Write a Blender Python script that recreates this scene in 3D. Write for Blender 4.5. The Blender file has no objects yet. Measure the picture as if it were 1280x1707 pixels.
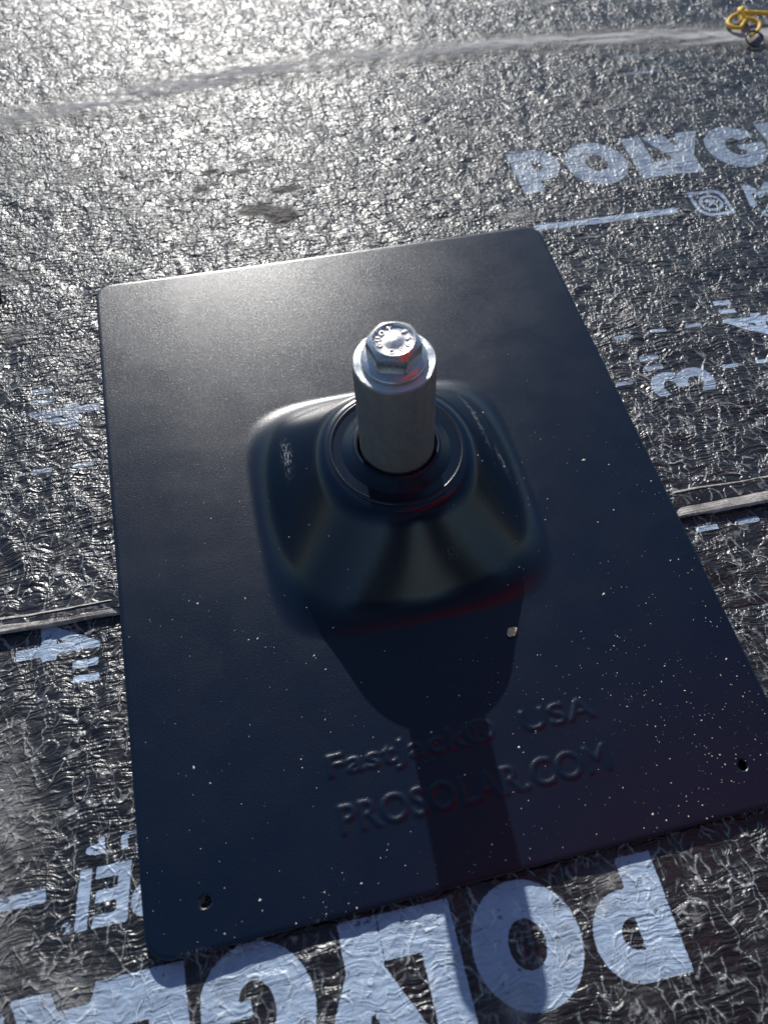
import bpy, bmesh, math, random
import numpy as np
from mathutils import Matrix, Vector

random.seed(4)
rng = np.random.default_rng(7)
scene = bpy.context.scene
R_ = math.radians

# ------------------------------------------------------------------ camera
CAM = (-0.05161394, -0.17089778, 0.29097971)
ROT = ((0.97309780, -0.22901169, 0.02518577),
       (0.18425155, 0.83918035, 0.51169103),
       (-0.13831863, -0.49328489, 0.85880031))          # rows: camera axes in the world
cd = bpy.data.cameras.new('camera')
cam = bpy.data.objects.new('camera', cd)
scene.collection.objects.link(cam)
cam.matrix_world = Matrix.Translation(CAM) @ Matrix(ROT).transposed().to_4x4()
cd.sensor_fit = 'HORIZONTAL'
cd.sensor_width = 36.0
cd.lens = 1345.0 / 1280.0 * 36.0
cd.clip_start = 0.005
cd.clip_end = 200.0
cd.dof.use_dof = True
cd.dof.focus_distance = 0.325
cd.dof.aperture_fstop = cd.lens / 2.6
scene.camera = cam

# ------------------------------------------------------------------ sky and sun
SUN_EL, SUN_AZ = 26.5, 88.3                              # azimuth from +x towards +y
world = bpy.data.worlds.new('World')
scene.world = world
world.use_nodes = True
wn = world.node_tree
bg = wn.nodes['Background']
sky = wn.nodes.new('ShaderNodeTexSky')
sky.sky_type = 'NISHITA'
sky.sun_disc = False
sky.sun_elevation = R_(SUN_EL)
sky.sun_rotation = R_(90.0 - SUN_AZ)
sky.air_density = 1.0
sky.dust_density = 0.2
sky.ozone_density = 4.0
wn.links.new(sky.outputs[0], bg.inputs[0])
bg.inputs[1].default_value = 0.085
sd = bpy.data.lights.new('sun', 'SUN')
sd.energy = 4.2
sd.angle = R_(0.53)
sd.color = (1.0, 0.97, 0.92)
sun = bpy.data.objects.new('sun', sd)
scene.collection.objects.link(sun)
sdir = Vector((math.cos(R_(SUN_EL)) * math.cos(R_(SUN_AZ)), math.cos(R_(SUN_EL)) * math.sin(R_(SUN_AZ)), math.sin(R_(SUN_EL))))
sun.rotation_euler = sdir.to_track_quat('Z', 'Y').to_euler()
sun.location = sdir * 3
vs = scene.view_settings
vs.view_transform = 'Standard'
vs.look = 'None'
vs.gamma = 1.0
vs.use_curve_mapping = False
vs.exposure = 0.25
scene.render.engine = 'CYCLES'

# ------------------------------------------------------------------ helpers
def link(name, me, mat=None, parent=None):
    o = bpy.data.objects.new(name, me)
    scene.collection.objects.link(o)
    if mat is not None:
        me.materials.append(mat)
    o.parent = parent
    return o

def tag(o, label=None, category=None, group=None, kind=None):
    for k, v in (('label', label), ('category', category), ('group', group), ('kind', kind)):
        if v:
            o[k] = v
    return o

def empty(name, loc=(0, 0, 0)):
    o = bpy.data.objects.new(name, None)
    o.empty_display_size = 0.02
    scene.collection.objects.link(o)
    o.location = loc
    return o

def np_mesh(name, V, F, smooth=True):
    """V (n,3), F (m,4) or (m,3)"""
    me = bpy.data.meshes.new(name)
    V = np.asarray(V, np.float32); F = np.asarray(F, np.int32)
    k = F.shape[1]
    me.vertices.add(len(V)); me.vertices.foreach_set('co', V.ravel())
    me.loops.add(F.size); me.loops.foreach_set('vertex_index', F.ravel())
    me.polygons.add(len(F))
    me.polygons.foreach_set('loop_start', np.arange(0, F.size, k, dtype=np.int32))
    me.polygons.foreach_set('use_smooth', np.full(len(F), smooth))
    me.update(calc_edges=True)
    return me

def grid_faces(nx, ny):
    i = np.arange(nx - 1)[None, :]; j = np.arange(ny - 1)[:, None]
    a = j * nx + i
    return np.stack([a, a + 1, a + nx + 1, a + nx], -1).reshape(-1, 4)

def attr(me, name, data):
    a = me.attributes.new(name, 'FLOAT', 'POINT')
    a.data.foreach_set('value', np.asarray(data, np.float32).ravel())

def smooth(a, b, x):
    t = np.clip((x - a) / (b - a), 0, 1)
    return t * t * (3 - 2 * t)

def vnoise(x, y, seed=0):
    xi = np.floor(x).astype(np.int64); yi = np.floor(y).astype(np.int64)
    fx = x - xi; fy = y - yi
    def h(a, b):
        n = (a * 374761393 + b * 668265263 + seed * 974711) & 0x7fffffff
        n = ((n ^ (n >> 13)) * 1274126177) & 0x7fffffff
        n = (n ^ (n >> 16)) & 0xffff
        return n / 32767.5 - 1.0
    u = fx * fx * fx * (fx * (fx * 6 - 15) + 10); v = fy * fy * fy * (fy * (fy * 6 - 15) + 10)
    return (h(xi, yi) * (1 - u) + h(xi + 1, yi) * u) * (1 - v) + (h(xi, yi + 1) * (1 - u) + h(xi + 1, yi + 1) * u) * v

def fbm(x, y, seed=0, octv=3):
    s = 0; a = 1; t = 0
    for k in range(octv):
        s = s + a * vnoise(x * 2 ** k + 13.7 * k, y * 2 ** k + 5.1 * k, seed + k); t += a; a *= 0.5
    return s / t

def seg_sdf(px, py, segs):
    """signed distance (negative inside, even-odd) of points to closed outlines given as segments (n,4)"""
    d2 = np.full(px.shape, 1e9); ins = np.zeros(px.shape, bool)
    for x0, y0, x1, y1 in segs:
        ex, ey = x1 - x0, y1 - y0
        L = ex * ex + ey * ey
        if L < 1e-18:
            continue
        wx, wy = px - x0, py - y0
        t = np.clip((wx * ex + wy * ey) / L, 0, 1)
        d2 = np.minimum(d2, (wx - ex * t) ** 2 + (wy - ey * t) ** 2)
        if y0 != y1:
            c = ((y0 > py) != (y1 > py)) & (px < (x1 - x0) * (py - y0) / (y1 - y0) + x0)
            ins ^= c
    d = np.sqrt(d2)
    return np.where(ins, -d, d)

def loops_to_segs(loops):
    S = []
    for lp in loops:
        n = len(lp)
        for i in range(n):
            S.append((*lp[i], *lp[(i + 1) % n]))
    return np.array(S, float)

def glyph_segs(txt, size, fat=0.0, spacing=1.0):
    """outline segments of a line of text in the built-in font, baseline at the origin"""
    cu = bpy.data.curves.new('glyphs', 'FONT')
    cu.body = txt; cu.size = size; cu.offset = fat; cu.resolution_u = 5; cu.space_character = spacing
    ob = bpy.data.objects.new('glyphs', cu)
    scene.collection.objects.link(ob)
    bpy.context.view_layer.update()
    me = ob.evaluated_get(bpy.context.evaluated_depsgraph_get()).to_mesh()
    co = np.array([v.co[:2] for v in me.vertices])
    cnt = {}
    for p in me.polygons:
        vsx = list(p.vertices)
        for a, b in zip(vsx, vsx[1:] + vsx[:1]):
            k = (min(a, b), max(a, b)); cnt[k] = cnt.get(k, 0) + 1
    S = np.array([(*co[a], *co[b]) for (a, b), n in cnt.items() if n == 1])
    ob.evaluated_get(bpy.context.evaluated_depsgraph_get()).to_mesh_clear()
    bpy.data.objects.remove(ob); bpy.data.curves.remove(cu)
    return S

def xf(S, ox=0, oy=0, rot=0, sx=1, sy=1, shear=0):
    P = S.reshape(-1, 2).copy()
    P[:, 0] *= sx; P[:, 1] *= sy
    P[:, 0] += shear * P[:, 1]
    c, s = math.cos(rot), math.sin(rot)
    P = np.stack([P[:, 0] * c - P[:, 1] * s + ox, P[:, 0] * s + P[:, 1] * c + oy], 1)
    return P.reshape(-1, 4)

def fit(S, x0, y0, x1, y1):
    """scale outline segments into a box"""
    P = S.reshape(-1, 2); a = P.min(0); b = P.max(0)
    P = (P - a) / (b - a) * np.array([x1 - x0, y1 - y0]) + np.array([x0, y0])
    return P.reshape(-1, 4)

def arc(cx, cy, rx, ry, a0, a1, n=14):
    return [(cx + rx * math.cos(R_(a0 + (a1 - a0) * i / n)), cy + ry * math.sin(R_(a0 + (a1 - a0) * i / n))) for i in range(n + 1)]

def ell(cx, cy, rx, ry, n=40):
    return [(cx + rx * math.cos(2 * math.pi * i / n), cy + ry * math.sin(2 * math.pi * i / n)) for i in range(n)]

def lathe(name, prof, n=96, closed=False):
    pr = np.array(prof, float); m = len(pr)
    a = np.arange(n) * 2 * math.pi / n
    V = np.stack([pr[:, 0][None] * np.cos(a)[:, None], pr[:, 0][None] * np.sin(a)[:, None], np.broadcast_to(pr[:, 1], (n, m))], -1).reshape(-1, 3)
    F = []
    for i in range(n):
        for j in range(m - 1):
            i2 = (i + 1) % n
            F.append((i * m + j, i2 * m + j, i2 * m + j + 1, i * m + j + 1))
    return np_mesh(name, V, F)

def tube(bm, pts, r, n=10, closed=False):
    pts = [Vector(p) for p in pts]
    rings = []
    up = Vector((0, 0, 1)); N = len(pts)
    rr = r if callable(r) else (lambda t: r)
    prev = None
    for i, p in enumerate(pts):
        a = pts[(i - 1) % N] if (closed or i > 0) else p
        b = pts[(i + 1) % N] if (closed or i < N - 1) else p
        t = (b - a).normalized()
        s = prev - t * prev.dot(t) if prev is not None else t.cross(up if abs(t.z) < .9 else Vector((1, 0, 0)))
        s.normalize(); prev = s.copy(); u = s.cross(t)
        q = rr(i / max(1, N - 1))
        rings.append([bm.verts.new(p + s * q * math.cos(2 * math.pi * k / n) + u * q * math.sin(2 * math.pi * k / n)) for k in range(n)])
    M = N if closed else N - 1
    for i in range(M):
        A, B = rings[i], rings[(i + 1) % N]
        for k in range(n):
            f = bm.faces.new((A[k], A[(k + 1) % n], B[(k + 1) % n], B[k])); f.smooth = True
    if not closed:
        bm.faces.new(rings[0][::-1]); bm.faces.new(rings[-1])

def bm_mesh(name, bm):
    bmesh.ops.recalc_face_normals(bm, faces=bm.faces[:])
    me = bpy.data.meshes.new(name); bm.to_mesh(me); bm.free(); return me

def spline(pts, n=8):
    """Catmull-Rom through points"""
    P = [Vector(p) for p in pts]; P = [P[0] * 2 - P[1]] + P + [P[-1] * 2 - P[-2]]
    out = []
    for i in range(1, len(P) - 2):
        for k in range(n):
            t = k / n
            a, b, c, d = P[i - 1:i + 3]
            out.append(0.5 * ((2 * b) + (c - a) * t + (2 * a - 5 * b + 4 * c - d) * t * t + (3 * b - a - 3 * c + d) * t ** 3))
    out.append(P[-2]); return out

# ------------------------------------------------------------------ node helper
class NT:
    def __init__(self, name):
        self.m = bpy.data.materials.new(name); self.m.use_nodes = True
        self.t = self.m.node_tree; self.p = self.t.nodes['Principled BSDF']; self.out = self.t.nodes['Material Output']
    def n(self, typ, ins=None, **kw):
        nd = self.t.nodes.new(typ)
        for k, v in kw.items():
            setattr(nd, k, v)
        for k, v in (ins or {}).items():
            self.set(nd.inputs[k], v)
        return nd
    def set(self, sock, v):
        if isinstance(v, bpy.types.NodeSocket):
            self.t.links.new(v, sock)
        else:
            sock.default_value = v
    def math(self, op, a, b=0.0, c=0.0, clamp=False):
        nd = self.n('ShaderNodeMath', operation=op, use_clamp=clamp)
        self.set(nd.inputs[0], a); self.set(nd.inputs[1], b); self.set(nd.inputs[2], c)
        return nd.outputs[0]
    def ss(self, x, a, b, lo=0.0, hi=1.0):
        nd = self.n('ShaderNodeMapRange', interpolation_type='SMOOTHSTEP')
        for k, v in zip(('Value', 'From Min', 'From Max', 'To Min', 'To Max'), (x, a, b, lo, hi)):
            self.set(nd.inputs[k], v)
        return nd.outputs[0]
    def mapv(self, vec, scale, loc=(0, 0, 0), rot=(0, 0, 0)):
        nd = self.n('ShaderNodeMapping'); self.set(nd.inputs['Vector'], vec)
        nd.inputs['Scale'].default_value = scale; nd.inputs['Location'].default_value = loc; nd.inputs['Rotation'].default_value = rot
        return nd.outputs[0]
    def noise(self, vec, scale=1.0, detail=2.0, rough=0.5, dist=0.0):
        nd = self.n('ShaderNodeTexNoise', {'Vector': vec, 'Scale': scale, 'Detail': detail, 'Roughness': rough, 'Distortion': dist})
        return nd.outputs[0]
    def vor(self, vec, scale=1.0, feature='F1', out=0):
        nd = self.n('ShaderNodeTexVoronoi', {'Vector': vec, 'Scale': scale}, feature=feature)
        return nd.outputs[out]
    def mix(self, f, a, b):
        nd = self.n('ShaderNodeMix', data_type='RGBA')
        self.set(nd.inputs[0], f); self.set(nd.inputs[6], a); self.set(nd.inputs[7], b)
        return nd.outputs[2]
    def mixf(self, f, a, b):
        nd = self.n('ShaderNodeMix', data_type='FLOAT')
        self.set(nd.inputs[0], f); self.set(nd.inputs[2], a); self.set(nd.inputs[3], b)
        return nd.outputs[0]
    def mm(self):
        tc = self.n('ShaderNodeTexCoord')
        nd = self.n('ShaderNodeVectorMath', operation='SCALE'); self.set(nd.inputs[0], tc.outputs['Object']); nd.inputs['Scale'].default_value = 1000.0
        return nd.outputs[0]
    def bump(self, h, dist, strength=1.0):
        nd = self.n('ShaderNodeBump', {'Height': h, 'Distance': dist, 'Strength': strength})
        return nd.outputs[0]
    def attr(self, name):
        return self.n('ShaderNodeAttribute', attribute_name=name).outputs['Fac']
    def P(self, **kw):
        for k, v in kw.items():
            self.set(self.p.inputs[k.replace('_', ' ')], v)
        return self.m

# ------------------------------------------------------------------ materials
def mat_film():
    k = NT('wrinkled_black_film')
    mm = k.mm()
    ink = k.attr('ink'); dust = k.attr('dust'); flat = k.attr('flat')
    # warped coordinates
    wv = k.n('ShaderNodeTexNoise', {'Vector': mm, 'Scale': 0.07, 'Detail': 2.0}).outputs[1]
    wsub = k.n('ShaderNodeVectorMath', operation='SUBTRACT'); k.set(wsub.inputs[0], wv); wsub.inputs[1].default_value = (.5, .5, .5)
    wsc = k.n('ShaderNodeVectorMath', operation='SCALE'); k.set(wsc.inputs[0], wsub.outputs[0]); wsc.inputs['Scale'].default_value = 9.0
    wad = k.n('ShaderNodeVectorMath', operation='ADD'); k.set(wad.inputs[0], mm); k.set(wad.inputs[1], wsc.outputs[0])
    w = wad.outputs[0]
    peba = k.attr('pebble')
    # finer warp for the creases
    wf = k.n('ShaderNodeTexNoise', {'Vector': mm, 'Scale': 0.32, 'Detail': 2.0}).outputs[1]
    wf2 = k.n('ShaderNodeVectorMath', operation='SUBTRACT'); k.set(wf2.inputs[0], wf); wf2.inputs[1].default_value = (.5, .5, .5)
    wf3 = k.n('ShaderNodeVectorMath', operation='SCALE'); k.set(wf3.inputs[0], wf2.outputs[0]); wf3.inputs['Scale'].default_value = 2.4
    wf4 = k.n('ShaderNodeVectorMath', operation='ADD'); k.set(wf4.inputs[0], w); k.set(wf4.inputs[1], wf3.outputs[0])
    wc = wf4.outputs[0]
    ribs = k.noise(k.mapv(w, (0.09, 0.80, 0.3), rot=(0, 0, R_(1.3))), 1.0, 1.5, 0.5)
    fine = k.noise(k.mapv(w, (0.5, 1.9, 1.0)), 1.0, 1.0, 0.5)
    ribmask = k.ss(k.noise(mm, 0.06, 2.0), 0.34, 0.58, 0.35, 1.0)
    cr1 = k.vor(k.mapv(wc, (0.16, 0.085, 0.1), rot=(0, 0, R_(24))), 1.0, 'DISTANCE_TO_EDGE')
    cr1 = k.ss(cr1, 0.0, 0.09, 1.0, 0.0)
    brk = k.ss(k.noise(mm, 0.15, 2.0), 0.38, 0.58)
    ridge = k.math('MULTIPLY', cr1, brk)
    cr2 = k.vor(k.mapv(wc, (0.34, 0.17, 0.2), rot=(0, 0, R_(30))), 1.0, 'DISTANCE_TO_EDGE')
    cr2 = k.math('MULTIPLY', k.ss(cr2, 0.0, 0.17, 1.0, 0.0), k.ss(k.noise(k.mapv(mm, (1, 1, 1), loc=(40, 7, 0)), 0.14, 2.0), 0.44, 0.62))
    peb = k.noise(k.mapv(wc, (0.54, 0.44, 0.3), rot=(0, 0, R_(20))), 1.0, 2.0, 0.5)
    h = k.math('MULTIPLY', k.math('MULTIPLY', ribs, ribmask), 1.25)
    h = k.math('ADD', h, k.math('MULTIPLY', fine, 0.20))
    h = k.math('ADD', h, k.math('MULTIPLY', ridge, 0.50))
    h = k.math('ADD', h, k.math('MULTIPLY', cr2, 0.26))
    h = k.math('ADD', h, k.math('MULTIPLY', peb, k.mixf(peba, 0.34, 0.88)))
    amp = k.math('SUBTRACT', 1.0, flat, clamp=True)
    # ink is a coat: a bit smoother
    rag = k.math('MULTIPLY', k.math('SUBTRACT', k.noise(mm, 1.3, 2.0), 0.5), 0.9)
    inkm = k.ss(k.math('ADD', ink, rag), -0.12, 0.12, 1.0, 0.0)
    worn = k.ss(k.noise(mm, 0.22, 4.0, 0.65), 0.30, 0.38, 0.25, 1.0)
    wornr = k.ss(k.noise(k.mapv(w, (0.05, 0.8, 0.3)), 1.0, 3.0, 0.6), 0.27, 0.36, 0.35, 1.0)
    inkm = k.math('MULTIPLY', k.math('MULTIPLY', inkm, worn), wornr)
    inkm = k.math('MULTIPLY', inkm, k.math('SUBTRACT', 1.0, k.attr('fade'), clamp=True))
    amp = k.math('MULTIPLY', amp, k.mixf(inkm, 1.0, 0.5))
    h = k.math('MULTIPLY', h, amp)
    nrm = k.bump(h, 0.001, 0.85)
    grime = k.ss(k.noise(mm, 0.035, 5.0, 0.65), 0.5, 0.75, 0.0, 0.35)
    dn = k.ss(k.noise(mm, 0.30, 4.0, 0.7), 0.30, 0.62, 0.25, 1.0)
    dm = k.math('MULTIPLY', k.math('ADD', dust, grime, clamp=True), k.mixf(k.ss(dust, 0.5, 1.0), dn, 0.95), clamp=True)
    base = k.mix(k.noise(mm, 0.12, 3.0), (0.010, 0.011, 0.014, 1), (0.022, 0.022, 0.024, 1))
    col = k.mix(inkm, base, (0.38, 0.49, 0.635, 1))
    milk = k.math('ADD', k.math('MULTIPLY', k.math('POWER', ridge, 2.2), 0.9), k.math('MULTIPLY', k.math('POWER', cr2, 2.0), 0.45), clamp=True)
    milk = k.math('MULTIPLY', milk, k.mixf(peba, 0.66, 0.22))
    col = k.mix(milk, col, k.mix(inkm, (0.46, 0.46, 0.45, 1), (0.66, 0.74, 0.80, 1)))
    dustc = k.mix(k.ss(dust, 0.3, 1.0), (0.17, 0.165, 0.155, 1), (0.62, 0.62, 0.61, 1))
    col = k.mix(k.math('MULTIPLY', dm, 0.8), col, dustc)
    rgh = k.mixf(inkm, 0.30, 0.44)
    stain = k.ss(k.math('ADD', k.attr('stain'), k.math('MULTIPLY', k.math('SUBTRACT', k.noise(mm, 0.25, 4.0, 0.65), 0.5), 0.9)), 0.25, 0.6)
    col = k.mix(k.math('MULTIPLY', stain, 0.6), col, (0.13, 0.115, 0.095, 1))
    dm = k.math('MAXIMUM', dm, k.math('MULTIPLY', stain, 0.65))
    rgh = k.mixf(dm, rgh, 0.95)
    rgh = k.math('ADD', rgh, k.math('MULTIPLY', k.math('SUBTRACT', k.noise(mm, 0.4, 3.0), 0.5), 0.12))
    return k.P(Base_Color=col, Roughness=rgh, Normal=nrm, Specular_IOR_Level=k.mixf(dm, 0.62, 0.10))

def mat_edge():
    k = NT('frayed_sheet_edge')
    mm = k.mm()
    fl = k.attr('fleece')
    st = k.noise(k.mapv(mm, (0.016, 0.9, 0.5), rot=(0, 0, R_(1.4))), 1.0, 3.0, 0.6, 0.3)
    fz = k.noise(mm, 0.5, 3.0, 0.7)
    mk = k.ss(k.math('ADD', fl, k.math('ADD', k.math('MULTIPLY', k.math('SUBTRACT', st, 0.5), 1.7), k.math('MULTIPLY', k.math('SUBTRACT', fz, 0.5), 0.5))), 0.36, 0.62)
    c = k.mix(k.ss(k.noise(mm, 0.09, 3.0), 0.35, 0.65), (0.44, 0.41, 0.37, 1), (0.24, 0.21, 0.175, 1))
    c = k.mix(k.ss(fz, 0.45, 0.75), c, (0.60, 0.58, 0.54, 1))
    col = k.mix(mk, (0.012, 0.012, 0.015, 1), c)
    return k.P(Base_Color=col, Roughness=k.mixf(mk, 0.25, 0.5), Normal=k.bump(k.math('ADD', st, k.math('MULTIPLY', fz, 0.4)), 0.0009, 0.7))

def mat_powder():
    k = NT('satin_black_powder_coat')
    mm = k.mm()
    g = k.noise(mm, 2.6, 1.0, 0.5)
    g2 = k.noise(mm, 0.06, 3.0)
    dm_ = k.attr('dome')
    sm1 = k.ss(k.noise(k.mapv(mm, (0.012, 0.03, 0.02), rot=(0, 0, R_(35))), 1.0, 4.0, 0.6, 1.2), 0.42, 0.68, -0.006, 0.014)
    rgh = k.mixf(dm_, k.math('ADD', k.ss(g2, 0.3, 0.7, 0.285, 0.315), sm1), 0.20)
    scr_glint = k.attr('scrape_glint')
    sn = k.ss(k.noise(k.mapv(mm, (1.2, 0.35, 1.0)), 1.0, 3.0, 0.7), 0.50, 0.60)
    sm = k.math('MULTIPLY', scr_glint, sn, clamp=True)
    col = k.mix(sm, (0.0005, 0.0056, 0.0175, 1), (0.55, 0.56, 0.55, 1))
    return k.P(Base_Color=col, Roughness=k.mixf(sm, rgh, 0.35), Metallic=k.math('MULTIPLY', sm, 0.6),
               Normal=k.bump(g, k.mixf(dm_, 0.00007, 0.00002), 1.0), Specular_IOR_Level=0.53)

def mat_rubber():
    k = NT('black_collar_coat')
    mm = k.mm()
    return k.P(Base_Color=(0.0005, 0.0056, 0.0175, 1), Roughness=0.27, Normal=k.bump(k.noise(mm, 2.0, 1.0), 0.00003, 0.8))

def mat_alu():
    k = NT('dull_aluminium_post')
    mm = k.mm()
    n1 = k.noise(k.mapv(mm, (0.32, 0.32, 0.22)), 1.0, 5.0, 0.6)
    n2 = k.noise(mm, 1.6, 3.0, 0.6)
    f = k.ss(n1, 0.32, 0.7)
    col = k.mix(f, (0.31, 0.28, 0.255, 1), (0.37, 0.34, 0.315, 1))
    nick = k.ss(k.noise(k.mapv(mm, (0.9, 0.9, 1.6)), 1.0, 2.0), 0.735, 0.76)
    col = k.mix(nick, col, (0.85, 0.82, 0.75, 1))
    return k.P(Base_Color=col, Metallic=0.6, Roughness=k.ss(n2, 0.3, 0.7, 0.38, 0.58), Normal=k.bump(k.math('ADD', n1, k.math('MULTIPLY', n2, 0.5)), 0.0002, 0.6))

def mat_turned():
    k = NT('turned_aluminium_face')
    tc = k.n('ShaderNodeTexCoord')
    sep = k.n('ShaderNodeSeparateXYZ'); k.set(sep.inputs[0], tc.outputs['Object'])
    r = k.math('SQRT', k.math('ADD', k.math('POWER', sep.outputs[0], 2.0), k.math('POWER', sep.outputs[1], 2.0)))
    cx = k.n('ShaderNodeCombineXYZ', {'X': k.math('MULTIPLY', r, 4500.0)})
    ang = k.math('ARCTAN2', sep.outputs[1], sep.outputs[0])
    k.set(cx.inputs['Y'], k.math('MULTIPLY', ang, 1.2))
    g = k.noise(cx.outputs[0], 1.0, 3.0, 0.7)
    return k.P(Base_Color=(0.72, 0.72, 0.71, 1), Metallic=1.0, Roughness=0.30, Normal=k.bump(g, 0.00025, 1.0))

def mat_steel():
    k = NT('stainless_bolt_steel')
    mm = k.mm()
    g = k.noise(mm, 0.9, 4.0, 0.65)
    return k.P(Base_Color=(0.66, 0.625, 0.60, 1), Metallic=1.0, Roughness=k.ss(g, 0.3, 0.7, 0.24, 0.38), Normal=k.bump(g, 0.00005, 0.6))

def plain(name, col, rough, spec=0.5, metal=0.0, bump=None):
    k = NT(name); mm = k.mm()
    g = k.noise(mm, 1.2, 3.0, 0.6)
    c = k.mix(g, tuple(x * 0.75 for x in col[:3]) + (1,), tuple(min(1, x * 1.25) for x in col[:3]) + (1,))
    return k.P(Base_Color=c, Roughness=rough, Specular_IOR_Level=spec, Metallic=metal, Normal=k.bump(g, bump or 0.0001, 0.6))

M_film = mat_film(); M_edge = mat_edge(); M_powder = mat_powder(); M_rubber = mat_rubber()
M_alu = mat_alu(); M_turned = mat_turned(); M_steel = mat_steel()
M_saw = plain('pale_sawdust', (0.72, 0.66, 0.54), 0.8)
M_crumb = plain('cream_wood', (0.72, 0.56, 0.33), 0.8)
M_cord = plain('yellow_nylon_cord', (0.86, 0.50, 0.03), 0.55, bump=0.0004)
M_wire = plain('dark_wire', (0.03, 0.03, 0.035), 0.35, metal=0.4)
M_wood = plain('bark_brown', (0.16, 0.10, 0.06), 0.85, bump=0.0006)

# ------------------------------------------------------------------ print on the underlayment (all in metres, sheet coordinates x, w)
SK = 0.020                                   # the rolls lie slightly askew of the plate: w = y + SK * x
H = 0.0365
def heavy_letters():
    """name -> (loops in mm, advance in mm) for the heavy printed capitals, cap height 36.5"""
    D = {}
    D['P'] = [[(0, 0), (12.3, 0), (12.3, 9.3), (15, 9.3)] + arc(15, 22.9, 12.6, 13.6, -90, 90, 18) + [(0, 36.5)],
              [(12.3, 17.8)] + arc(13.2, 22.6, 5.0, 4.8, -90, 90, 10) + [(12.3, 27.4)]]
    D['O'] = [ell(17.8, 18.2, 17.8, 18.9, 48), ell(17.8, 18.2, 6.1, 7.4, 32)]
    D['L'] = [[(0, 0), (23.8, 0), (23.8, 13.3), (12.0, 13.3), (12.0, 36.5), (0, 36.5)]]
    D['Y'] = [[(11.3, 0), (23.6, 0), (23.6, 14.5), (35.0, 36.5), (21.6, 36.5), (17.6, 25.5), (13.5, 36.5), (0, 36.5), (11.3, 14.5)]]
    D['G'] = [arc(18.0, 18.2, 18.0, 18.9, 28, 338, 44) +
              [(35.2, 19.6), (19.5, 19.6), (19.5, 14.8), (23.4, 14.8)] + arc(18.2, 18.0, 5.9, 8.2, -38, -322, 26) + [(23.0, 23.6)]]
    D['A'] = [[(0, 0), (12.0, 0), (14.0, 5.6), (23.4, 5.6), (25.4, 0), (37.5, 0), (24.5, 36.5), (13.0, 36.5)],
              [(16.2, 13.6), (21.2, 13.6), (18.7, 23.2)]]
    D['S'] = [arc(12.6, 26.2, 12.0, 11.0, 30, 262, 20) + arc(12.6, 11.0, 3.2, 3.4, 70, -90, 8) + [(6.0, 8.4), (0.8, 12.4), (0.4, 3.0)] +
              arc(12.6, 10.6, 12.6, 11.2, -140, 80, 20) + arc(12.8, 25.4, 3.0, 3.0, 250, 90, 8) + [(20.2, 27.8)]]
    return D
LET = heavy_letters()
ADV = [('P', 0.0), ('O', 31.0), ('L', 70.2), ('Y', 83.2), ('G', 117.0), ('L', 155.5), ('A', 170.5), ('S', 209.0), ('S', 236.0)]

def polyglass():
    S = []
    for ch, a in ADV:
        S.append(loops_to_segs([[((x + a) * .001, y * .001) for x, y in lp] for lp in LET[ch]]))
    return S

def box_seg(x0, y0, x1, y1):
    return loops_to_segs([[(x0, y0), (x1, y0), (x1, y1), (x0, y1)]])

def emblem():
    """leaf-shaped outline with a ringed roundel, 21 x 21 mm, origin lower left"""
    def leaf(i):
        r = 7.0 - i * .5
        return [(i, 20.5 - i)] + arc(20.5 - r - i, 20.5 - r - i, r, r, 90, 0, 10) + [(20.5 - i, i)] + arc(r + i, r + i, r, r, 270, 180, 10)
    S = [leaf(0), leaf(2.1)]
    S += [ell(10.2, 10.2, 6.9, 6.4, 28), ell(10.2, 10.2, 5.2, 4.7, 28)]
    S += [[(6.2, 11.5), (8.4, 13.4), (11.2, 12.2), (14.0, 12.6), (12.2, 10.0), (14.0, 7.6), (10.6, 8.8), (7.4, 7.2), (8.6, 9.9)]]
    return loops_to_segs([[(x * .001, y * .001) for x, y in lp] for lp in S])

def maker_line():
    """rule, emblem, MAPEI (R), GROUP, rule - upright, origin under the P of the big word"""
    S = [box_seg(-0.004, -0.0300, 0.0780, -0.0257)]
    S.append(xf(emblem(), 0.0890, -0.0360))
    word = glyph_segs('MAPEI', 0.025, 0.0008, 1.02)
    S.append(xf(fit(word, 0, 0, 0.066, 0.0182), 0.1195, -0.0330, shear=0.16))
    S.append(fit(glyph_segs('GROUP', 0.008, 0.0003, 1.7), 0.1225, -0.0422, 0.1835, -0.0368))
    S.append(xf(np.concatenate([loops_to_segs([ell(0, 0, .0019, .0019, 24), ell(0, 0, .0015, .0015, 24)]), fit(glyph_segs('R', .003, 0.0001), -.0008, -.001, .0008, .001)]), 0.1905, -0.0165))
    S.append(box_seg(0.1965, -0.0300, 0.2790, -0.0257))
    return S

def inch(n):
    """numeral and inch sign, reading along +x, origin lower left; numeral 31 mm tall"""
    g = fit(glyph_segs(n, 0.03, 0.0007), 0, 0, 0.0145, 0.031)
    return [g, box_seg(0.0165, 0.0205, 0.0195, 0.0300), box_seg(0.0225, 0.0205, 0.0255, 0.0300)]

def place(SL, ox, oy, rot):
    return [xf(S, ox, oy, rot) for S in SL]

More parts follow.
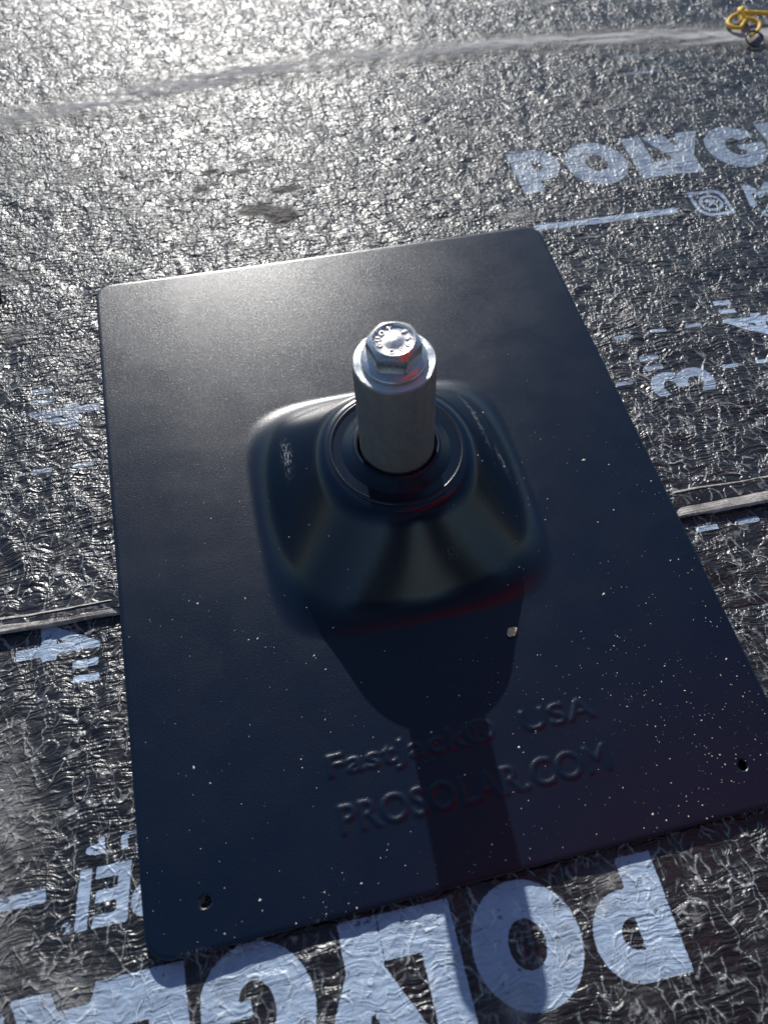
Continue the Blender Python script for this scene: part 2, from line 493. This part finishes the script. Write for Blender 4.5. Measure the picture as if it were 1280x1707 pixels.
UP, DN = [], []
PG, ML = polyglass(), maker_line()
UP += place(PG + ML, 0.1180, 0.1812, 0)
UP += place(inch('3'), 0.1640, 0.0315, R_(90))
UP += place(inch('4'), 0.2150, 0.0592, R_(90))
UP += place(inch('4'), -0.1170, 0.0650, R_(90))
for i in range(-3, 20):
    x0 = 0.127 + 0.0185 * i
    if x0 < 0.175 and not (-0.125 < x0 < -0.11):
        UP.append(box_seg(x0, 0.0697, x0 + 0.0085, 0.0717))
    x1 = 0.1172 + 0.0178 * i
    if not (0.128 < x1 < 0.165):
        UP.append(box_seg(x1, 0.0422, x1 + 0.0085, 0.0443))
for x0 in (-0.1474, -0.1300):
    UP.append(box_seg(x0, 0.0436, x0 + 0.0088, 0.0458))
UP += [box_seg(0.2181, 0.2792, 0.2415, 0.2822), box_seg(0.2161, 0.2976, 0.2330, 0.3001), box_seg(0.2363, 0.2960, 0.2457, 0.2985)]
DN += place(PG + ML, 0.0518, -0.1519, R_(180))
DN += place(inch('4'), -0.1540, -0.0285, R_(-90))
for x0 in (0.1208, 0.1396, 0.1584, 0.1772):
    DN.append(box_seg(x0, -0.0392, x0 + 0.0100, -0.0368))

KS = 1 - 0.0028 / 0.291                      # positions were measured on the plane z = 0; the upper sheet lies 2.8 mm higher
UP = [xf(S, CAM[0] * (1 - KS), (CAM[1] + SK * CAM[0]) * (1 - KS), 0, KS, KS) for S in UP]

def ink_field(x, w, SL):
    d = np.full(x.shape, 5.0)
    for S in SL:
        P = S.reshape(-1, 2); a = P.min(0) - .004; b = P.max(0) + .004
        m = (x > a[0]) & (x < b[0]) & (w > a[1]) & (w < b[1])
        if m.any():
            d[m] = np.minimum(d[m], seg_sdf(x[m], w[m], S) * 1000.0)
    return d

# ------------------------------------------------------------------ underlayment sheets
EDGE_W = -0.0272
ZU, ZL = 0.0028, 0.0003                      # heights of the two sheets
def axis(lo, hi, dlo, dhi, step):
    core = np.arange(dlo, dhi + step / 2, step)
    def grow(start, end):
        out = []; s = step; x = start
        while abs(end - x) > s * 1.6:
            s = min(s * 1.28, 0.25); x = x + (s if end > start else -s); out.append(x)
        out.append(end); return np.array(out)
    return np.concatenate([grow(dlo, lo)[::-1], core, grow(dhi, hi)])

def relief(x, w, seed):
    r = 0.0010 * fbm(x / .055, w / .045, seed, 2)
    r += 0.00035 * (1 - np.abs(fbm(x / .016 + 0.3 * w / .016, w / .022, seed + 5, 2)) * 2.2)
    r += 0.00022 * fbm(x / .0042, w / .0042, seed + 9, 1)
    return r

def scuff_band(x):
    # the long rubbed line across the far part of the sheet
    return np.interp(x, [-0.6, -0.16, -0.02, 0.134, 0.326, 0.9], [0.245, 0.2900, 0.3170, 0.3160, 0.300, 0.295])

def blobs(x, y, L):
    d = np.zeros(x.shape)
    for cx, cy, rx, ry, a in L:
        d = np.maximum(d, a * np.exp(-(((x - cx) / rx) ** 2 + ((y - cy) / ry) ** 2)))
    return d

def make_sheet(name, lo_w, hi_w, z0, SL, seed, upper):
    xs = axis(-2.5, 2.5, -0.175, 0.37, 0.0008)
    ws = axis(lo_w, hi_w, max(lo_w, -0.24), min(hi_w, 0.46), 0.0008)
    X, Wd = np.meshgrid(xs, ws)
    Y = Wd - SK * X
    under = smooth(0.002, -0.006, np.maximum(np.abs(X) - 0.1143, np.abs(Y) - 0.14925))
    z = z0 + relief(X, Wd, seed) * (1 - 0.7 * under) - 0.0006 * under
    flat = np.zeros(X.shape); dust = np.zeros(X.shape)
    if upper:
        sb = Wd - SK * 0 - (scuff_band(X) + SK * X)
        z += 0.0012 * np.exp(-(sb / .012) ** 2)
        n = fbm(X / .035, Wd / .0035, 31, 3)
        band = np.exp(-((sb + 0.004 * vnoise(X / .05, X * 0, 3)) / (0.0135 + 0.001 * smooth(0, .3, X))) ** 2)
        dust = np.clip(band * (0.85 + 0.5 * n), 0, 1) * np.interp(X, [-.16, .0, .2, .35], [.85, .85, .95, 1.0])
        flat = band * 0.7
        flat = np.maximum(flat, 0.75 * np.exp(-((Wd - EDGE_W) / .007) ** 2))
        dust = np.maximum(dust, blobs(X, Y, [(.105, .160, .007, .004, .9),
                                             (-.17, .25, .03, .02, .4), (.19, .25, .03, .008, .35), (.11, .24, .02, .008, .3), (-.154, .128, .012, .006, .5), (-.155,.165,.01,.005,.5)]))
    else:
        dust = blobs(X, Y, [(-.158, -.088, .012, .030, .65), (-.162, -.130, .012, .04, .6), (-.140, -.150, .012, .010, .7), (.035, -.158, .007, .006, .6), (-.005, -.185, .008, .008, .7), (.015, -.172, .004, .007, .5), (.03, -.165, .004, .003, .7),
                                (.034, -.19, .006, .008, .35)])
    peb = smooth(0.03, 0.20, Wd + 0.05 * fbm(X / .06, Wd / .06, 55, 2) + 0.02) if upper else np.zeros(X.shape)
    fade = np.maximum(0.5 * smooth(.10, .20, Y), blobs(X, Y, [(-.14, .07, .05, .05, .6), (.14, .04, .05, .06, .35)])) if upper else 0.12 + 0 * X
    fade = np.maximum(fade, np.where(Y > .26, .7, 0))
    stain = blobs(X, Y, [(-0.0482, 0.2276, 0.006, 0.003, 0.8), (-0.0317, 0.2248, 0.006, 0.003, 0.85), (-0.0184, 0.2312, 0.008, 0.003, 0.6), (-0.0554, 0.2141, 0.007, 0.004, 0.65), (-0.0110, 0.2047, 0.011, 0.004, 0.8), (-0.0272, 0.1910, 0.014, 0.006, 0.85), (-0.0160, 0.1849, 0.009, 0.008, 1.0), (0.0046, 0.2229, 0.007, 0.004, 0.5), (-0.0808, 0.2842, 0.003, 0.004, 0.8), (-0.0734, 0.3898, 0.007, 0.006, 0.6), (0.0287, 0.3370, 0.004, 0.004, 0.5), (-0.1605, 0.2884, 0.01, 0.003, 0.4)]) if upper else 0 * X
    attrs = dict(stain=stain, pebble=peb, fade=fade, ink=ink_field(X, Wd, SL), dust=dust, flat=flat)
    me = np_mesh(name, np.stack([X, Y, z], -1).reshape(-1, 3), grid_faces(len(xs), len(ws)))
    for k_, v in attrs.items():
        attr(me, k_, v)
    return tag(link(name, me, M_film), kind='structure')

upper = make_sheet('underlayment_upper', EDGE_W, 3.0, ZU, UP, 3, True)
upper['label'] = 'upper black wrinkled roofing underlayment sheet with upright pale blue print'
lower = make_sheet('underlayment_lower', -2.5, EDGE_W + 0.02, ZL, DN, 40, False)
lower['label'] = 'lower black wrinkled roofing underlayment sheet with upside-down pale blue print'

def frayed_edge():
    xs = axis(-2.5, 2.5, -0.175, 0.22, 0.0010)
    prof = np.array([(0.0056, -0.0002), (0.0048, 0.0006), (0.0040, 0.0008), (0.0030, 0.0000), (0.0016, 0.0001), (0.0002, 0.0003), (-0.0012, 0.0004), (-0.0026, 0.0003), (-0.0029, -0.0005), (-0.0027, -0.0026)])
    t = np.linspace(0, len(prof) - 1, 26)
    pw = np.interp(t, np.arange(len(prof)), prof[:, 0]); pz = np.interp(t, np.arange(len(prof)), prof[:, 1])
    X, T = np.meshgrid(xs, np.arange(len(t)))
    z_under = -0.0018 * smooth(0.118, 0.113, np.abs(X))
    wid = 0.85 + 0.75 * smooth(0.05, .14, X) + 0.12 * vnoise(X / .03, X * 0, 5)
    Wd = EDGE_W + pw[T] * wid + 0.0007 * vnoise(X / .02, X * 0 + 2.2, 8) + 0.0005 * vnoise(X / .006, X * 0 + 5.2, 18) * (t[T] / 25)
    groove = -0.0022 * np.exp(-((t[T] - 3.2) / 1.0) ** 2) * smooth(0.06, .13, X)
    z = pz[T] + groove + 0.0004 * fbm(X / .03, t[T] / 1.6, 9, 2) + relief(X, Wd, 3) + ZU - 0.0004 + z_under * (t[T] < 20)
    me = np_mesh('frayed_edge', np.stack([X, Wd - SK * X, z], -1).reshape(-1, 3), grid_faces(len(xs), len(t)))
    fleece = np.interp(t[T], [0, 1.2, 2.2, 3.0, 4.2, 7.5, 9], [0.15, 0.9, 0.25, 0.05, 0.75, 0.85, 0.3]) - smooth(0.08, .12, X) * 0.5 * np.exp(-((t[T] - 3.4) / 1.0) ** 2)
    attr(me, 'fleece', fleece)
    o = link('frayed_edge', me, M_edge, upper)
    o['label'] = 'frayed beige and brown edge of the upper sheet'
frayed_edge()

# ------------------------------------------------------------------ flashing plate with pressed dome
Z0 = 0.004
PW, PH = 0.2286 / 2, 0.2985 / 2
DOME_H, RING = 0.0362, 0.0262
HOLES = []
def rbox(x, y, hx, hy, r):
    qx = np.abs(x) - (hx - r); qy = np.abs(y) - (hy - r)
    return np.minimum(np.maximum(qx, qy), 0) + np.hypot(np.maximum(qx, 0), np.maximum(qy, 0)) - r

def plate_base(x, y):
    z = Z0 + 0.0003 * np.sin(x * 14 + 1) * np.cos(y * 11)
    z = z + 0.0009 * np.maximum(0, (-x - .03) / .084) ** 2 * smooth(-.12, .10, y)
    e = -rbox(x, y, PW, PH, 0.0085)
    z = z - 0.00022 * smooth(0.0013, 0.0, e)         # sheared edge rolls over
    return z

def dome_h(x, y):
    dsq = 0.0588 - (np.abs(x) ** 5 + np.abs(y) ** 5) ** 0.2
    dci = np.hypot(x, y) - RING
    t = np.clip(dsq / np.maximum(dsq + np.maximum(dci, 0), 1e-6), 0, 1)
    t = np.where(dsq <= 0, 0, t)
    # soft fillet at the foot, rounded shoulder near the ring
    a, b = 0.32, 0.20
    k = 1.0 / (1 - a / 2 - b / 2)
    h = np.where(t < a, k * t * t / (2 * a), np.where(t > 1 - b, 1 - k * (1 - t) ** 2 / (2 * b), k * (t - a / 2)))
    h = np.where(t >= 1, 1.0, h)
    return DOME_H * h

def make_plate():
    st = 0.00058
    nx = int(2 * PW / st) + 1; ny = int(2 * PH / st) + 1
    xs = np.linspace(-PW, PW, nx); ys = np.linspace(-PH, PH, ny)
    X, Y = np.meshgrid(xs, ys)
    def d_out(x, y):
        d = rbox(x, y, PW, PH, 0.0085)
        for hx, hy, hr in HOLES:
            d = np.maximum(d, hr - np.hypot(x - hx, y - hy))
        d = np.maximum(d, 0.0200 - np.hypot(x, y))
        return d
    D = d_out(X, Y)
    F = grid_faces(nx, ny)
    keep = (D.ravel()[F] < 0.00001).sum(1) >= 4
    keep |= D.ravel()[F].mean(1) < 0
    F = F[keep]
    used = np.unique(F); mp = np.full(nx * ny, -1); mp[used] = np.arange(len(used)); F = mp[F]
    x = X.ravel()[used].copy(); y = Y.ravel()[used].copy()
    E = np.sort(np.concatenate([F[:, [0, 1]], F[:, [1, 2]], F[:, [2, 3]], F[:, [3, 0]]]), 1)
    key = E[:, 0].astype(np.int64) * len(used) + E[:, 1]
    uq, cnt = np.unique(key, return_counts=True)
    bk = uq[cnt == 1]; bv = np.unique(np.concatenate([bk // len(used), bk % len(used)]))
    for _ in range(4):                                  # snap the rim onto the true outline
        bx, by = x[bv], y[bv]; e = 1e-5; d = d_out(bx, by)
        gx = (d_out(bx + e, by) - d_out(bx - e, by)) / (2 * e); gy = (d_out(bx, by + e) - d_out(bx, by - e)) / (2 * e)
        g2 = np.maximum(gx * gx + gy * gy, .25)
        x[bv] = bx - d * gx / g2; y[bv] = by - d * gy / g2
    z = plate_base(x, y) + dome_h(x, y)
    # pressed lettering
    tx = []
    l1 = glyph_segs('FastJack\u00ae  USA', 0.019, 0.0003, 1.06); l2 = glyph_segs('PROSOLAR.COM', 0.019, 0.0003, 1.06)
    tx.append(fit(l1, -0.0484, -0.1088, 0.0502, -0.0983)); tx.append(fit(l2, -0.0477, -0.1257, 0.0488, -0.1160))
    d = np.full(x.shape, 9.0)
    m = (np.abs(x) < 0.055) & (y < -0.090) & (y > -0.142)
    for S in tx:
        d[m] = np.minimum(d[m], seg_sdf(x[m], y[m], S) * 1000)
    z = z + 0.00038 * smooth(0.7, -0.6, d)
    n0 = len(x)
    # rim: turn the sheet down by its thickness
    ori = np.concatenate([F[:, [0, 1]], F[:, [1, 2]], F[:, [2, 3]], F[:, [3, 0]]])
    bmask = np.isin(key, bk); be = ori[bmask]
    idx = {int(v): n0 + i for i, v in enumerate(bv)}
    V = np.concatenate([np.stack([x, y, z], 1), np.stack([x[bv], y[bv], z[bv] - 0.0008], 1)])
    RF = np.array([(b, a, idx[int(a)], idx[int(b)]) for a, b in be])
    me = np_mesh('plate', V, np.concatenate([F, RF]))
    scr_glint = blobs(V[:, 0], V[:, 1], [(-.0405, .018, .0014, .008, .9), (.0405, .0215, .0012, .013, 1.0), (.0462, .002, .0014, .005, .8), (.012, -.040, .003, .002, .12), (-.1, -.149, .004, .0006, .6), (-.06, -.1492, .003, .0005, .7)])
    for hx, hy, hr in HOLES:                             # drilled holes: bare metal wall
        scr_glint[(np.arange(len(V)) >= n0) & (np.hypot(V[:, 0] - hx, V[:, 1] - hy) < hr + .0003)] = 4.0
    scr_glint[(np.arange(len(V)) >= n0) & (V[:, 1] > PH - .002)] = 3.0    # top rim: its highlight line painted in as pale metal
    attr(me, 'scrape_glint', scr_glint)
    attr(me, 'dome', smooth(0.0015, 0.006, dome_h(V[:, 0], V[:, 1])))
    return me

# nail holes, from their place on the plate
HOLES = [(-0.0945, -0.1351, 0.0020), (0.0942, -0.1344, 0.0020)]
flashing = tag(empty('roof_flashing'), 'black powder-coated metal roof flashing with raised dome and pressed lettering', 'flashing')
plate = link('plate', make_plate(), M_powder, flashing)
plate['label'] = 'satin black pressed sheet with square dome, two nail holes and embossed lettering'
zt = Z0 + DOME_H
col = lathe('collar', [(0.0264, zt - 0.0016), (0.0262, zt - 0.0002), (0.0258, zt + 0.0007), (0.0251, zt + 0.0010), (0.0244, zt + 0.0006), (0.0240, zt - 0.0003), (0.0235, zt - 0.0008), (0.0227, zt - 0.0007),
                       (0.0212, zt + 0.0001), (0.0195, zt + 0.0013), (0.0180, zt + 0.0024), (0.0170, zt + 0.0033), (0.0163, zt + 0.0038), (0.0156, zt + 0.0039), (0.0150, zt + 0.0035), (0.0147, zt + 0.0025), (0.0146, zt + 0.0005), (0.0146, zt - 0.02)], 128)
link('collar', col, M_rubber, flashing)['label'] = 'beaded black collar ring round the post'

# ------------------------------------------------------------------ post and bolt
POST_TOP, LEAN = 0.0905, -0.060
def lean_empty(name, z):
    # both stand on the same slightly leaning axis through (0, 0, 0.044)
    o = empty(name, (LEAN * (z - 0.044), 0, z))
    o.rotation_euler = (0, math.atan(LEAN), 0)
    return o
PR = 0.0140
post = tag(lean_empty('mounting_post', 0.010), 'round dull aluminium mounting post rising through the black dome', 'post')
L = POST_TOP - 0.010
link('post_body', lathe('post_body', [(0.0, 0), (PR, 0), (PR, 0.02), (PR, L - 0.0009), (PR - 0.0002, L - 0.0004), (PR - 0.0005, L - 0.0001)], 128), M_alu, post)
link('turned_top', lathe('turned_top', [(PR - 0.0005, L - 0.0001), (PR - 0.0007, L), (0.0085, L), (0.0060, L - 0.0004), (0.0056, L - 0.004)], 128), M_turned, post)['label'] = 'bright lathe-turned top face'

bolt = tag(lean_empty('hex_bolt', POST_TOP + 0.0001), 'shiny stainless hex flange bolt screwed into the top of the aluminium post', 'bolt')
link('flange', lathe('flange', [(0.0060, 0.0), (0.0104, 0.0), (0.0109, 0.0003), (0.0110, 0.0010), (0.0107, 0.0014), (0.0098, 0.0018), (0.0080, 0.0025), (0.0060, 0.0028)], 96), M_steel, bolt)
link('shank', lathe('shank', [(0.0, -0.006), (0.0046, -0.006), (0.0046, 0.002)], 48), M_steel, bolt)

def hex_head():
    af = 0.0162; ch = 0.0097; N = 144; rot = R_(-109.0)   # normal of one flat
    a = np.arange(N) * 2 * math.pi / N
    rel = (a - rot + math.pi / 6) % (math.pi / 3) - math.pi / 6
    rh = np.minimum(af / 2 / np.cos(rel), 0.00915)          # hexagon with barely rounded corners
    rings = []
    rings.append((rh, np.full(N, 0.0024)))
    ztop = ch
    rcirc = af / 2 * 0.985
    def zc(r):                                              # 30 degree chamfer cone cutting the corners
        return ztop - np.maximum(0, r - rcirc) * 0.62 - 0.0006
    rings.append((rh, np.full(N, 0.0045)))
    rings.append((rh, zc(rh) - 0.0003)); rings.append((rh - 0.00012, zc(rh))); 
    rings.append((np.minimum(rh - 0.0006, 0.0074), np.full(N, ztop - 0.0002)))
    for r, z in ((0.0069, ztop), (0.0066, ztop - 0.0001), (0.0063, ztop - 0.0006), (0.0057, ztop - 0.0008), (0.0040, ztop - 0.0009), (0.0030, ztop - 0.0008), (0.0018, ztop - 0.0004), (0.0, ztop - 0.0003)):
        rings.append((np.full(N, r), np.full(N, z)))
    V = np.concatenate([np.stack([r * np.cos(a), r * np.sin(a), z], 1) for r, z in rings])
    F = []
    for j in range(len(rings) - 1):
        for i in range(N):
            i2 = (i + 1) % N; F.append((j * N + i, j * N + i2, (j + 1) * N + i2, (j + 1) * N + i))
    me = np_mesh('hex_head', V, F)
    me.set_sharp_from_angle(angle=R_(28))
    return me, ch
hm, HT = hex_head()
link('hex_head', hm, M_steel, bolt)

def head_lettering():
    """raised letters round the dished top of the head"""
    bm = bmesh.new()
    marks = [('G', 205), ('U', 176), ('O', 143), ('T', 108), ('F', 48), ('5', 12), ('9', -22), ('3', -56), ('C', -92)]
    for chx, ang in marks:
        cu = bpy.data.curves.new('glyph', 'FONT'); cu.body = chx; cu.size = 0.0026; cu.extrude = 0.00022; cu.bevel_depth = 0.00005; cu.resolution_u = 3; cu.align_x = 'CENTER'; cu.align_y = 'CENTER'; cu.offset = 0.00005
        ob = bpy.data.objects.new('glyph', cu); scene.collection.objects.link(ob); bpy.context.view_layer.update()
        dg = bpy.context.evaluated_depsgraph_get(); ev = ob.evaluated_get(dg); me = ev.to_mesh()
        A = R_(ang - 16)
        mt = Matrix.Translation((0.0047 * math.cos(A), 0.0047 * math.sin(A), HT - 0.00075)) @ Matrix.Rotation(A - math.pi / 2, 4, 'Z')
        me.transform(mt); bm.from_mesh(me); ev.to_mesh_clear()
        bpy.data.objects.remove(ob); bpy.data.curves.remove(cu)
    return bm_mesh('head_lettering', bm)
link('head_lettering', head_lettering(), M_steel, bolt)['label'] = 'raised maker and grade marks on the bolt head'

# ------------------------------------------------------------------ yellow cord with wire ring, far right
def cord():
    c = tag(empty('string_line', (0.3135, 0.3150, ZU)), 'knotted yellow cord with a small dark wire ring at its end', 'cord')
    r = 0.0013
    bm = bmesh.new()
    tube(bm, spline([(0.45, -0.05, .0025), (0.2, -0.022, .0025), (0.1, -0.011, .0028), (0.03, -0.003, .0035), (0.002, 0.001, .0050)], 10), r, 10)
    link('cord_line', bm_mesh('cord_line', bm), M_cord, c)
    bm = bmesh.new()
    tube(bm, spline([(0.001, 0.001, .005), (-0.006, 0.001, .003), (-0.0115, -0.004, .0025), (-0.0120, -0.009, .0025), (-0.007, -0.0125, .003), (-0.002, -0.008, .0045)], 10), r * .95, 10)
    link('cord_loop', bm_mesh('cord_loop', bm), M_cord, c)
    bm = bmesh.new()
    tube(bm, spline([(-0.001, -0.006, .005), (0.004, -0.0075, .0045), (0.0065, -0.012, .004), (0.0030, -0.018, .0035), (-0.0050, -0.0235, .0032)], 10), r * .95, 10)
    link('cord_tail', bm_mesh('cord_tail', bm), M_cord, c)
    bm = bmesh.new()
    tube(bm, spline([(-0.004, -0.008, .004), (-0.002, 0.001, .0062), (0.001, 0.005, .0045), (0.003, 0.001, .003), (0.000, -0.006, .0035), (-0.003, -0.001, .0065), (0.001, 0.003, .0065)], 10), r * 1.15, 10)
    link('knot', bm_mesh('knot', bm), M_cord, c)
    bm = bmesh.new()
    tube(bm, [(-0.0035 + 0.0058 * math.cos(q), -0.0265 + 0.0062 * math.sin(q), .003 + .0018 * math.sin(q)) for q in [i * 2 * math.pi / 32 * .95 + 2.2 for i in range(33)]], 0.00055, 8)
    link('wire_ring', bm_mesh('wire_ring', bm), M_wire, c)
cord()

# ------------------------------------------------------------------ debris
def grain(bm, p, s, rz, el=1.0):
    vs_ = []
    for q in ((1, 0, 0), (-1, 0, 0), (0, 1, 0), (0, -1, 0), (0, 0, 1), (0, 0, -.4)):
        v = Vector(q) * s * random.uniform(.7, 1.2); v.x *= el; v.z *= .6
        v.rotate(Matrix.Rotation(rz, 3, 'Z')); vs_.append(bm.verts.new(v + Vector(p)))
    for a, b, c in ((0, 2, 4), (2, 1, 4), (1, 3, 4), (3, 0, 4), (2, 0, 5), (1, 2, 5), (3, 1, 5), (0, 3, 5)):
        bm.faces.new((vs_[a], vs_[b], vs_[c]))

def surf(x, y):
    xa, ya = np.array([x]), np.array([y])
    return float((plate_base(xa, ya) + dome_h(xa, ya))[0])

def sawdust():
    bm = bmesh.new(); n = 0
    while n < 950:
        x = random.uniform(-PW + .002, PW - .002); y = random.uniform(-PH + .001, PH - .002)
        dens = 0.03 + 0.9 * math.exp(-((x - .09) / .045) ** 2 - ((y + .10) / .06) ** 2) + 0.35 * math.exp(-((y + PH) / .012) ** 2) + 0.12 * (y < 0.02)
        cl = float(fbm(np.array([x / .012]), np.array([y / .012]), 77, 2)[0])
        dens *= max(0.05, .6 + 1.3 * cl)
        if math.hypot(x, y) < .03 or random.random() > dens:
            continue
        s = min(0.00075, 0.00010 * math.exp(random.gauss(0.06, 0.60)))
        grain(bm, (x, y, surf(x, y) + s * .3), s, random.uniform(0, 6.3), random.choice((1, 1, 1, 1.8)))
        n += 1
    o = link('sawdust', bm_mesh('sawdust', bm), M_saw)
    tag(o, 'fine pale sawdust specks scattered over the black flashing plate', 'sawdust', kind='stuff')
    bm = bmesh.new()
    for _ in range(320):
        x = random.uniform(-.16, .30); y = random.uniform(-.21, .36)
        if abs(x) < PW + .003 and abs(y) < PH + .003:
            continue
        s = 0.00016 * math.exp(random.gauss(0.4, 0.5))
        z = (ZU if y + SK * x > EDGE_W else ZL) + 0.0002
        grain(bm, (x, y, z + .0005), min(s, .0009), random.uniform(0, 6.3), random.choice((1, 1.6, 2.5)))
    o = link('wood_grit', bm_mesh('wood_grit', bm), M_saw)
    tag(o, 'pale wood grit lying on the wrinkled underlayment', 'grit', kind='stuff')
sawdust()

def chip(name, label, p, s, mat, seed, flat=.5, el=1.0, rz=0):
    rr = random.Random(seed)
    bm = bmesh.new(); bmesh.ops.create_icosphere(bm, subdivisions=2, radius=1)
    for v in bm.verts:
        k = 0.5 + 0.9 * rr.random(); v.co = Vector((v.co.x * el * k, v.co.y * k, v.co.z * flat * k)) * s
    me = bm_mesh(name, bm); o = link(name, me, mat); o.location = p; o.rotation_euler = (0, 0, rz)
    return tag(o, label, 'debris')
chip('wood_chip', 'cream wood crumb lying beside the shadow on the black plate', (0.0300, -0.0690, surf(.0300, -.0690) + .0008), 0.0016, M_crumb, 3, .6, 1.2, .5)
chip('bark_chip', 'brown bark chip on the wrinkled sheet at the left border', (-0.1640, 0.1530, 0.0055), 0.0050, M_wood, 5, .6, 1.0, .4)

# ------------------------------------------------------------------ the photographer, out of frame behind the camera: mirrored as a red tint in the plate and dome
def photographer():
    k = NT('clothes_and_skin')
    tc = k.n('ShaderNodeTexCoord')
    sep = k.n('ShaderNodeSeparateXYZ'); k.set(sep.inputs[0], tc.outputs['Object'])
    z = k.math('ADD', sep.outputs[2], k.math('MULTIPLY', k.noise(tc.outputs['Object'], 18.0, 2.0), 0.01))
    k.P(Base_Color=(0.56, 0.045, 0.026, 1), Roughness=0.85)
    red = k.m
    jeans = plain('dark_denim', (0.035, 0.045, 0.08), 0.9)
    skin = plain('skin', (0.48, 0.29, 0.21), 0.5)
    J = {'pelvis': (.22, -.66, .46), 'waist': (.34, -.48, .65), 'chest': (.51, -.20, .90), 'neck': (.55, -.06, 1.08), 'chin': (.54, .00, 1.12), 'head': (.54, .05, 1.19), 'crown': (.54, .08, 1.28),
         'rs': (.73, -.20, .93), 're': (.84, .04, .74), 'rw': (.68, .20, .68), 'rh': (.61, .26, .67), 'rf': (.56, .30, .66),
         'ls': (.31, -.16, .95), 'le': (.06, -.42, .72), 'lw': (.00, -.28, .57), 'lh': (-.01, -.22, .53), 'lf': (-.01, -.17, .51),
         'rhip': (.32, -.68, .43), 'rk': (.34, -.50, .42), 'ra': (.30, -.76, .10), 'rt': (.31, -.60, .05),
         'lhip': (.10, -.68, .43), 'lk': (-.05, -.55, .40), 'la': (-.05, -.78, .10), 'lt': (-.06, -.62, .05)}
    Rr = dict(pelvis=.16, waist=.155, chest=.19, neck=.06, chin=.075, head=.095, crown=.07, rs=.10, re=.075, rw=.05, rh=.045, rf=.025, ls=.10, le=.09, lw=.055, lh=.045, lf=.025,
              rhip=.17, rk=.15, ra=.12, rt=.06, lhip=.17, lk=.15, la=.12, lt=.06)
    E = [('pelvis', 'waist'), ('waist', 'chest'), ('chest', 'neck'), ('neck', 'chin'), ('chin', 'head'), ('head', 'crown'), ('chest', 'rs'), ('rs', 're'), ('re', 'rw'), ('rw', 'rh'), ('rh', 'rf'),
         ('chest', 'ls'), ('ls', 'le'), ('le', 'lw'), ('lw', 'lh'), ('lh', 'lf'), ('pelvis', 'rhip'), ('rhip', 'rk'), ('rk', 'ra'), ('ra', 'rt'), ('pelvis', 'lhip'), ('lhip', 'lk'), ('lk', 'la'), ('la', 'lt')]
    names = list(J); me = bpy.data.meshes.new('person')
    me.from_pydata([J[n] for n in names], [(names.index(a), names.index(b)) for a, b in E], [])
    o = bpy.data.objects.new('person', me); scene.collection.objects.link(o)
    md = o.modifiers.new('skin', 'SKIN')
    for i, n in enumerate(names):
        v = me.skin_vertices[0].data[i]; v.radius = (Rr[n] * 1.2, Rr[n] * 1.2); v.use_root = n == 'pelvis'
    ss = o.modifiers.new('smooth', 'SUBSURF'); ss.levels = 2; ss.render_levels = 2
    bpy.context.view_layer.update()
    dg = bpy.context.evaluated_depsgraph_get()
    fin = bpy.data.meshes.new_from_object(o.evaluated_get(dg))
    o.modifiers.clear(); o.data = fin
    for m in (red, jeans, skin):
        fin.materials.append(m)
    for p in fin.polygons:
        c = p.center; p.use_smooth = True
        hand = (c.y > .14 and c.z < .8) or (c.y > -.30 and c.z < .60 and c.x < .15)
        p.material_index = 2 if (hand or c.z > 1.07) else (1 if c.z < .56 else 0)
    tag(o, 'crouching person in red sweatshirt and jeans, mirrored as red tint in plate and dome', 'person')
photographer()
